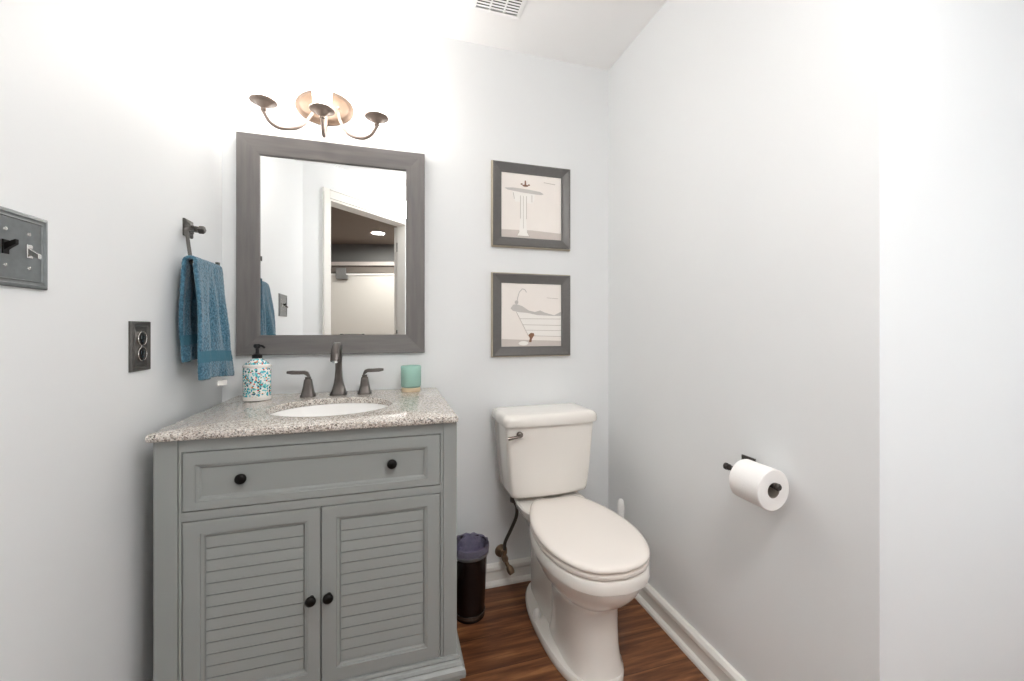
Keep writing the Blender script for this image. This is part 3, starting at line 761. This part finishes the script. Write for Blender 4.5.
t = thing('switch_plate', 'three gang pewter switch plate with toggles near the left edge', 'light switch', (XL, -.904, 1.296))
bm = bm_new(); plate_rings(bm, -.992, -.8185, 1.231, 1.361); obj('cover_plate', bm, M['pewter'], t)
for i, yc in enumerate((-.951, -.905, -.859)):
    bm = bm_new(); box(bm, XL+.004, XL+.0065, yc-.006, yc+.006, 1.284, 1.308, 0, .0006)
    up_ = 1 if i == 1 else -1
    rs = []
    for k, (xo, zo, w_, h_) in enumerate(((.006, 0, .0045, .006), (.012, up_*.004, .004, .005), (.020, up_*.009, .0036, .004))):
        rs.append([Vector((XL+xo, yc-w_, 1.296+zo-h_)), Vector((XL+xo, yc+w_, 1.296+zo-h_)), Vector((XL+xo, yc+w_, 1.296+zo+h_)), Vector((XL+xo, yc-w_, 1.296+zo+h_))])
    rings(bm, rs)
    obj('toggle', bm, M['black'] if i == 1 else M['chrome'], t, bevel=.0012, label='black toggle' if i == 1 else 'chrome toggle')
    for dz in (-.03, .03):
        bm = bm_new(); lathe(bm, (XL+.0045, yc, 1.296+dz), [(.0035, 0), (.003, .0015), (.001, .0022)], axis='X', n=14); obj('screw', bm, M['chrome'], t, smooth=True)

# ------------------------------------------------------------------ towel ring and towel
t = thing('towel_ring', 'dark pewter towel ring mounted on the left wall', 'towel ring', (XL, -.275, 1.475))
bm = bm_new()
rings(bm, [[Vector((XL+x, -.275-a, 1.475-a)), Vector((XL+x, -.275+a, 1.475-a)), Vector((XL+x, -.275+a, 1.475+a)), Vector((XL+x, -.275-a, 1.475+a))] for x, a in ((0, .027), (.005, .027), (.008, .024), (.010, .016), (.014, .013))])
obj('wall_plate', bm, M['pewterdk'], t)
bm = bm_new(); tube(bm, [(XL+.012, -.275, 1.475), (-.60, -.275, 1.474), (-.588, -.275, 1.473)], .0085, n=4, sm=0, square=True)
lathe(bm, (-.590, -.275, 1.473), [(.0085, 0), (.0125, .004), (.0125, .016), (.009, .020)], axis='X', n=4)
obj('post', bm, M['pewterdk'], t)
bm = bm_new()
tube(bm, [(-.600, -.285, 1.470), (-.600, -.318, 1.466), (-.600, -.324, 1.458), (-.578, -.350, 1.36), (-.573, -.346, 1.352), (-.572, -.180, 1.352), (-.572, -.174, 1.358), (-.572, -.174, 1.386)], .0048, sm=0, square=True)
obj('ring_bar', bm, M['pewterdk'], t)

# towel: cross-section in X-Z draped over the bar, folded width along Y
def towel():
    bm = bm_new()
    barx, barz = -.572, 1.352
    n = 40; L1, L2 = .291, .350      # wall side fall, room side fall
    cols = 26
    layers = []
    prof_t = []
    for i in range(n+1):             # wall side bottom -> top
        s = i/n; z = barz-.002-L1*(1-s); x = barx-.016-.008*math.sin(PI*min(1, (1-s)*1.2))
        prof_t.append((x, z, 1-s, 0))
    for k in range(1, 8):
        a = PI-PI*k/8; prof_t.append((barx+.016*math.cos(a), barz+.004+.016*math.sin(a), 0, .5))
    for i in range(n+1):
        s = i/n; z = barz-.002-L2*s; x = barx+.016+.016*math.sin(min(1, s*1.1)*PI/2)
        prof_t.append((x, z, s, 1))
    P_ = []
    for x, z, s, side in prof_t:
        row = []
        for c in range(cols+1):
            q = c/cols
            if side == 1:
                y0 = -.385-.030*math.sin(min(1, s*1.2)*PI/2)+.012*s; y1 = -.186+.074*s**1.2
                yy = y0+(y1-y0)*q
            elif side == 0:
                y0 = -.374-.004*min(1, s*3); y1 = -.19-.02*s
                yy = y0+(y1-y0)*q
            else:
                yy = -.374+(.188)*q
            wv = .010*math.sin(q*PI*3.2+.6)*min(1, s*1.8)*(1 if side == 1 else .35)
            wv += .004*math.sin(q*PI*7+s*5)*min(1, s*3)
            fold = .012*math.exp(-((q-.62-.12*s)/.07)**2)*(1 if side == 1 else 0)*min(1, .3+s)
            row.append(Vector((x+wv-fold*1.0, yy, z+.004*math.sin(q*PI)*s+(s*(.008-.018*q) if side == 1 else 0))))
        P_.append(row)
    vs = [[bm.verts.new(p) for p in row] for row in P_]
    for i in range(len(vs)-1):
        for c in range(cols):
            f = bm.faces.new((vs[i][c], vs[i][c+1], vs[i+1][c+1], vs[i+1][c]))
            if i-48 in (30, 31, 32, 33) or i in (7, 8, 9, 10): f.material_index = 1
    o = obj('hand_towel', bm, [M['towel'], M['towelband']], smooth=True, angle=180, loc=(-.572, -.275, 1.352))
    so = o.modifiers.new('thick', 'SOLIDIFY'); so.thickness = .011; so.offset = 0
    su = o.modifiers.new('sub', 'SUBSURF'); su.levels = 1; su.render_levels = 2
    tx = bpy.data.textures.new('terry', 'CLOUDS'); tx.noise_scale = .006; tx.noise_depth = 2
    dm = o.modifiers.new('pile', 'DISPLACE'); dm.texture = tx; dm.strength = .0028; dm.mid_level = .5
    tag(o, 'blue terry hand towel folded over the towel ring', 'towel')
    # woven border band and tag at the bottom of the room side fall
    bm = bm_new()
    tg = [(-.533, -.290, .994), (-.530, -.220, .989), (-.530, -.222, .972), (-.532, -.292, .977)]
    rings(bm, [[Vector(p_) for p_ in tg], [Vector(p_)+Vector((.002, 0, 0)) for p_ in tg]])
    tgo = obj('care_tag', bm, M['tag'], None)
    tgo.parent = o; tgo.location = tgo.location-o.location
    return o
towel()

# ------------------------------------------------------------------ toilet
TX = .636
TL = thing('toilet', 'white two piece toilet with closed seat lid against the back wall', 'toilet', (TX, -.02, 0))
por = M['porc']
def sell(cx, cy, a, b, z, p_=2.0, n=48, back=None):
    out = []
    for i in range(n):
        th = 2*PI*i/n; cs, sn = math.cos(th), math.sin(th)
        k = (abs(cs)**p_+abs(sn)**p_)**(-1/p_)
        x, y = cx+a*cs*k, cy+b*sn*k
        if back is not None: y = min(y, back)
        out.append(Vector((x, y, z)))
    return out
_half = spline([(0, -.205, 0), (.05, -.205, 0), (.088, -.206, 0), (.106, -.222, 0), (.130, -.264, 0), (.156, -.330, 0), (.173, -.40, 0), (.180, -.47, 0), (.177, -.54, 0), (.160, -.615, 0), (.126, -.680, 0), (.072, -.722, 0), (0, -.736, 0)], 3)
def egg(cx, d, z, dy=0, kb=1.0):
    """seat outline inset by d; squared hinge side, round front"""
    pts = [(p.x, p.y) for p in _half]+[(-p.x, p.y) for p in reversed(_half[1:-1])]
    k = 1-d/.180; ky = 1-d/.266
    return [Vector((cx+x*k*(kb if y > -.3 else 1), -.470+(y+.470)*ky+dy, z)) for x, y in pts]
# bowl + pedestal (one china body)
bm = bm_new()
BX = TX+.016
# floor flange
rings(bm, [sell(TX+.011, -.356, a, b, z, 2.5) for a, b, z in ((.127, .292, 0), (.129, .294, .006), (.129, .294, .022), (.124, .289, .030), (.10, .27, .034))])
# rear trapway housing
rings(bm, [sell(TX+.004, cy, a, b, z, 3.2) for a, b, cy, z in ((.072, .20, -.27, .02), (.070, .20, -.27, .12), (.074, .20, -.27, .22), (.085, .17, -.25, .31), (.118, .14, -.215, .385), (.142, .135, -.205, .41), (.148, .135, -.2, .435), (.142, .13, -.2, .441))])
# front column widening into the bowl
col_ = [(.101, .165, -.470, .028, 2.9), (.094, .160, -.468, .05, 2.9), (.090, .155, -.465, .10, 2.8), (.090, .155, -.462, .17, 2.7), (.093, .160, -.458, .230, 2.6),
        (.103, .174, -.455, .252, 2.4), (.124, .200, -.455, .272, 2.3), (.145, .226, -.460, .298, 2.2), (.160, .246, -.466, .328, 2.12), (.170, .257, -.469, .355, 2.08), (.173, .260, -.470, .372, 2.05)]
rings(bm, [sell(BX, cy, a, b, z, p_) for a, b, cy, z, p_ in col_])
rings(bm, [egg(BX, d, z) for d, z in ((.018, .3665), (.005, .3675), (.001, .371), (.000, .380), (.002, .404), (.005, .409), (.014, .412))])
bowl = obj('bowl', bm, por, TL, smooth=True, angle=40)
for sg in (-1, 1):
    bm = bm_new(); x = TX+sg*.098
    rings(bm, [sell(x, -.30, a, a*1.0, z, 2, 20) for a, z in ((.015, .03), (.015, .045), (.013, .056), (.007, .064), (.001, .066))])
    obj('bolt_cap', bm, M['whitepl'], bowl, smooth=True)
bm = bm_new(); rings(bm, [egg(BX, d, z) for d, z in ((.012, .4125), (.003, .415), (.001, .420), (.002, .427), (.010, .430))])
obj('seat_ring', bm, M['plast'], TL, smooth=True, angle=60)
bm = bm_new(); rings(bm, [egg(BX, d, z) for d, z in ((.012, .4325), (.003, .4345), (.0, .439), (.001, .446), (.007, .451), (.020, .454), (.045, .4555), (.10, .4565), (.16, .457))])
obj('seat_lid', bm, M['plast'], TL, smooth=True, angle=60)
for sg in (-1, 1):
    bm = bm_new(); lathe(bm, (BX+sg*.062-.018, -.202, .441), [(.007, 0), (.009, .003), (.009, .033), (.007, .036)], axis='X', n=20)
    obj('hinge', bm, M['plast'], TL, smooth=True)
# tank
bm = bm_new()
def tank_ring(w2, yb, yf, z, bow=.016, r=.02, n=10):
    """back straight, front bowed; corners rounded"""
    pts = []
    def bowf(x): return yf-bow*(1-(x/w2)**2)
    xs = [-w2+r+(2*w2-2*r)*i/n for i in range(n+1)]
    front = [Vector((TX+x, bowf(x), z)) for x in xs]
    right = [Vector((TX+w2-r*(1-math.sin(a)), yf+ (r - r*math.cos(a)) - bow*(1-((w2-r)/w2)**2), z)) for a in (PI/8, PI/4, 3*PI/8, PI/2)]
    backr = [Vector((TX+w2, (yf+yb)/2, z)), Vector((TX+w2, yb-r*.6, z)), Vector((TX+w2-r*.6, yb, z))]
    back = [Vector((TX+w2-r-(2*w2-2*r)*i/4, yb, z)) for i in range(1, 4)]
    left = [Vector((2*TX-p_.x, p_.y, z)) for p_ in reversed(backr)]
    leftf = [Vector((2*TX-p_.x, p_.y, z)) for p_ in reversed(right)]
    return front+right+backr+back+left+leftf
rings(bm, [tank_ring(w2, yb, yf, z) for w2, yb, yf, z in ((.157, -.035, -.19, .458), (.170, -.03, -.203, .467), (.175, -.03, -.207, .484), (.186, -.028, -.211, .58), (.194, -.026, -.215, .68), (.199, -.025, -.218, .762))])
tank = obj('tank', bm, por, TL, smooth=True, angle=50)
bm = bm_new()
rings(bm, [tank_ring(w2, -.018+k, yf, z, .018, .024) for w2, yf, z, k in ((.200, -.220, .7605, 0), (.209, -.229, .763, 0), (.212, -.232, .772, 0), (.211, -.231, .788, 0), (.207, -.227, .799, 0), (.198, -.218, .806, -.006), (.185, -.205, .8085, -.014), (.15, -.17, .810, -.04))])
obj('tank_lid', bm, por, TL, smooth=True, angle=50)
bm = bm_new()
lathe(bm, (.492, -.232, .730), [(.013, .014), (.013, 0), (.010, -.006), (.006, -.008)], axis='Y', n=20)
tube(bm, [(.492, -.245, .730), (.474, -.249, .728), (.448, -.249, .724), (.437, -.247, .723)], .006, n=10, rfun=lambda s: .0055+.002*s)
obj('flush_lever', bm, M['lever'], tank, smooth=True, label='dark nickel flush lever')
for sg in (-1, 1):
    bm = bm_new(); lathe(bm, (TX+sg*.07, -.12, .441), [(.012, 0), (.012, .008)], n=14)
    obj('tank_bolt', bm, M['valve'], tank)
# swing the china slightly as in the photo
TL.rotation_euler = (0, 0, math.radians(.9))

# ------------------------------------------------------------------ water supply
t = thing('water_supply_valve', 'aged brass shutoff valve with dark braided hose left of the toilet', 'valve', (.478, -.001, .145))
bm = bm_new(); lathe(bm, (.478, -.0005, .145), [(.029, 0), (.028, -.004), (.018, -.010), (.011, -.012), (.009, -.014), (.009, -.05)], axis='Y', n=28); obj('escutcheon', bm, M['valve'], t, smooth=True)
bm = bm_new()
lathe(bm, (.478, -.048, .145), [(.011, .0), (.014, -.006), (.014, -.028), (.010, -.034)], axis='Y', n=18)
lathe(bm, (.478, -.062, .145), [(.008, 0), (.008, .018), (.011, .020), (.011, .034), (.007, .036)], n=14)
tube(bm, [(.478, -.062, .145), (.484, -.075, .128), (.490, -.085, .116)], .009, n=12)
obj('valve_body', bm, M['valve'], t, smooth=True)
bm = bm_new()
tube(bm, [(.488, -.081, .121), (.491, -.087, .114), (.496, -.094, .105), (.500, -.100, .097), (.502, -.103, .093)], .013, n=18, sm=3, rfun=lambda s: .008+.008*math.sin(min(1, s*1.15)*PI*.85)); obj('handle', bm, M['valve'], t, smooth=True)
bm = bm_new(); tube(bm, [(.478, -.062, .178), (.480, -.064, .215), (.502, -.075, .27), (.523, -.088, .33), (.524, -.095, .375), (.512, -.098, .405), (.508, -.1, .418)], .0075, n=12)
obj('hose', bm, M['hose'], t, smooth=True)
bm = bm_new(); lathe(bm, (.508, -.1, .41), [(.009, -.008), (.015, -.004), (.0165, .006), (.0165, .026), (.013, .032), (.013, .0478)], n=12); obj('coupling_nut', bm, M['pewterdk'], t, smooth=True)

# ------------------------------------------------------------------ waste bin
wx, wy = .303, -.165
t = thing('waste_bin', 'small dark bronze waste bin with lilac liner between vanity and toilet', 'waste bin', (wx, wy, 0))
bm = bm_new(); lathe(bm, (wx, wy, 0), [(.057, 0), (.060, .003), (.060, .012), (.059, .026), (.0595, .028), (.071, .275), (.0735, .28), (.0735, .288), (.070, .288), (.058, .03), (.05, .02), (.003, .018)], n=40)
body = obj('bin_body', bm, M['darkbrown'], t, smooth=True, angle=30)
bm = bm_new()
for z_ in (.0135, .0215): lathe(bm, (wx, wy, z_), [(.0585, -.001), (.0620, .0), (.0625, .003), (.0620, .006), (.0590, .007)], n=40, cap0=False, cap1=False)
obj('base_band', bm, M['lever'], t, smooth=True)
bm = bm_new()
rs = []
N = 60
for r, z_, am in ((.0755, .255, .0012), (.0765, .27, .0014), (.0770, .288, .001), (.075, .293, .002), (.068, .285, .004), (.060, .25, .007), (.052, .22, .010)):
    rs.append([Vector((wx+(r+am*math.sin(i*1.9+z_*60)+am*.6*math.sin(i*.7))*math.cos(2*PI*i/N), wy+(r+am*math.sin(i*1.9+z_*60))*math.sin(2*PI*i/N), z_+am*math.sin(i*1.3)*1.2)) for i in range(N)])
rings(bm, rs, cap0=False, cap1=False)
# crumpled film heaped inside
from mathutils import noise as NZ
tmp = bm_new(); bmesh.ops.create_icosphere(tmp, subdivisions=5, radius=1)
for v in tmp.verts:
    d = v.co.copy()
    q_ = NZ.noise(d*2.3+Vector((3, 1, 7)))*.5+abs(NZ.noise(d*5+Vector((9, 2, 4))))*.45+NZ.noise(d*11)*.12
    rr = 1+q_*.9
    v.co = Vector((wx+d.x*rr*.043, wy+d.y*rr*.043, .262+d.z*rr*(.046 if d.z > 0 else .03)))
me_ = bpy.data.meshes.new('t'); tmp.to_mesh(me_); tmp.free(); bm.from_mesh(me_); bpy.data.meshes.remove(me_)
ln = obj('bin_liner', bm, M['liner'], t, smooth=True, angle=60, label='crumpled lilac plastic liner')
bm = bm_new(); lathe(bm, (wx, wy, 0), [(.0745, .252), (.0765, .254), (.0770, .262), (.0755, .266)], n=40, cap0=False, cap1=False); obj('retaining_ring', bm, M['pewter'], t, smooth=True)

# ------------------------------------------------------------------ toilet brush behind the toilet
qx, qy = .955, -.235
t = thing('toilet_brush', 'white toilet brush whose handle tip shows behind the toilet seat', 'toilet brush', (qx, qy, 0))
bm = bm_new(); lathe(bm, (qx, qy, 0), [(.040, 0), (.044, .004), (.044, .02), (.036, .06), (.038, .12), (.034, .125), (.032, .02), (.003, .015)], n=32); obj('holder', bm, M['whitepl'], t, smooth=True)
bm = bm_new(); lathe(bm, (qx, qy, 0), [(.006, .11), (.008, .22), (.010, .30), (.0135, .35), (.0155, .38), (.013, .408), (.007, .418), (.001, .42)], n=20)
obj('handle', bm, M['whitepl'], t, smooth=True)
bm = bm_new(); lathe(bm, (qx, qy, 0), [(.006, .03), (.026, .035), (.028, .08), (.02, .105), (.006, .112)], n=20); obj('bristles', bm, M['whitepl'], t, smooth=True)

# ------------------------------------------------------------------ toilet paper holder and roll
hx, hz_, yy0 = .955, .748, -.825
t = thing('toilet_paper_holder', 'black toilet paper holder on the right wall', 'paper holder', (XR, yy0, .755))
bm = bm_new()
rings(bm, [[Vector((XR-x, yy0-a, .752-a)), Vector((XR-x, yy0+a, .752-a)), Vector((XR-x, yy0+a, .752+a)), Vector((XR-x, yy0-a, .752+a))] for x, a in ((0, .023), (.005, .023), (.009, .019), (.012, .012))])
obj('wall_plate', bm, M['dkbronze'], t)
bm = bm_new(); tube(bm, [(XR-.01, yy0-.004, .750), (hx+.035, yy0-.018, .748), (hx, yy0-.022, .750)], .007, sm=0, square=True)
lathe(bm, (hx, yy0+.022, .750), [(.008, -.006), (.0098, -.008), (.0098, -.013), (.008, -.015), (.009, -.022)], axis='Y', n=16)
obj('post', bm, M['dkbronze'], t)
bm = bm_new(); tube(bm, [(hx, yy0+.012, .750), (hx, -.976, .750)], .0075, sm=0, n=14)
lathe(bm, (hx, -.974, .750), [(.0075, 0), (.0092, -.002), (.0095, -.010), (.007, -.013)], axis='Y', n=16)
obj('bar', bm, M['dkbronze'], t, smooth=True)
bm = bm_new()
rc_, ri = .054, .0205
cz = .750+.0075-ri
ya, yb_ = -.876, -.970
pr2 = [(ri, ya), (rc_-.002, ya), (rc_, ya-.002), (rc_, yb_+.002), (rc_-.002, yb_), (ri, yb_)]
rs = [[Vector((hx+r*math.cos(2*PI*i/48), y, cz+r*math.sin(2*PI*i/48))) for i in range(48)] for r, y in pr2]
rings(bm, rs, closed=True)
# loose sheet end
rs = []
roll = tag(obj('toilet_paper_roll', bm, M['paper'], smooth=True, angle=40, loc=(hx, (ya+yb_)/2, cz)), 'white toilet paper roll hanging on the black holder', 'toilet paper')
bm = bm_new()
rs = [[Vector((hx+r*math.cos(2*PI*i/36), y, cz+r*math.sin(2*PI*i/36))) for i in range(36)] for r, y in ((ri-.0001, ya-.0005), (ri-.0001, yb_+.0005), (ri-.0012, yb_+.0005), (ri-.0012, ya-.0005))]
rings(bm, rs, closed=True)
co = obj('cardboard_core', bm, M['hole'], None, smooth=True); co.parent = roll; co.location = co.location-roll.location

# ------------------------------------------------------------------ ceiling vent
t = thing('ceiling_vent', 'white slotted air vent in the ceiling above the pictures', 'vent', (.41, -.29, CEIL))
vx0, vx1, vy0, vy1 = .30, .505, -.345, -.195
bm = bm_new()
def vr(i, z): return [Vector((vx0+i, vy0+i, z)), Vector((vx1-i, vy0+i, z)), Vector((vx1-i, vy1-i, z)), Vector((vx0+i, vy1-i, z))]
rings(bm, [vr(0, CEIL-.0005), vr(.002, CEIL-.005), vr(.015, CEIL-.008), vr(.018, CEIL-.008), vr(.018, CEIL-.0005)], closed=True)
obj('frame', bm, M['ceil'], t)
bm = bm_new(); box(bm, vx0+.018, vx1-.018, vy0+.018, vy1-.018, CEIL-.002, CEIL-.0003); obj('duct_shade', bm, M['blackpl'], t)  # flat black sheet stands for the shade inside the duct
bm = bm_new()
ys = [vy0+.018+i*.0143 for i in range(1, 8)]
for y in ys:
    vs = [(vx0+.018, y-.0038, CEIL-.008), (vx0+.018, y+.0036, CEIL-.009), (vx0+.018, y+.0040, CEIL-.0083), (vx0+.018, y-.0034, CEIL-.0072)]
    rings(bm, [[Vector(v) for v in vs], [Vector((vx1-.018, v[1], v[2])) for v in vs]])
for x in (vx0+.073, vx0+.131): box(bm, x-.003, x+.003, vy0+.018, vy1-.018, CEIL-.0095, CEIL-.003)
obj('louvre', bm, M['ceil'], t)
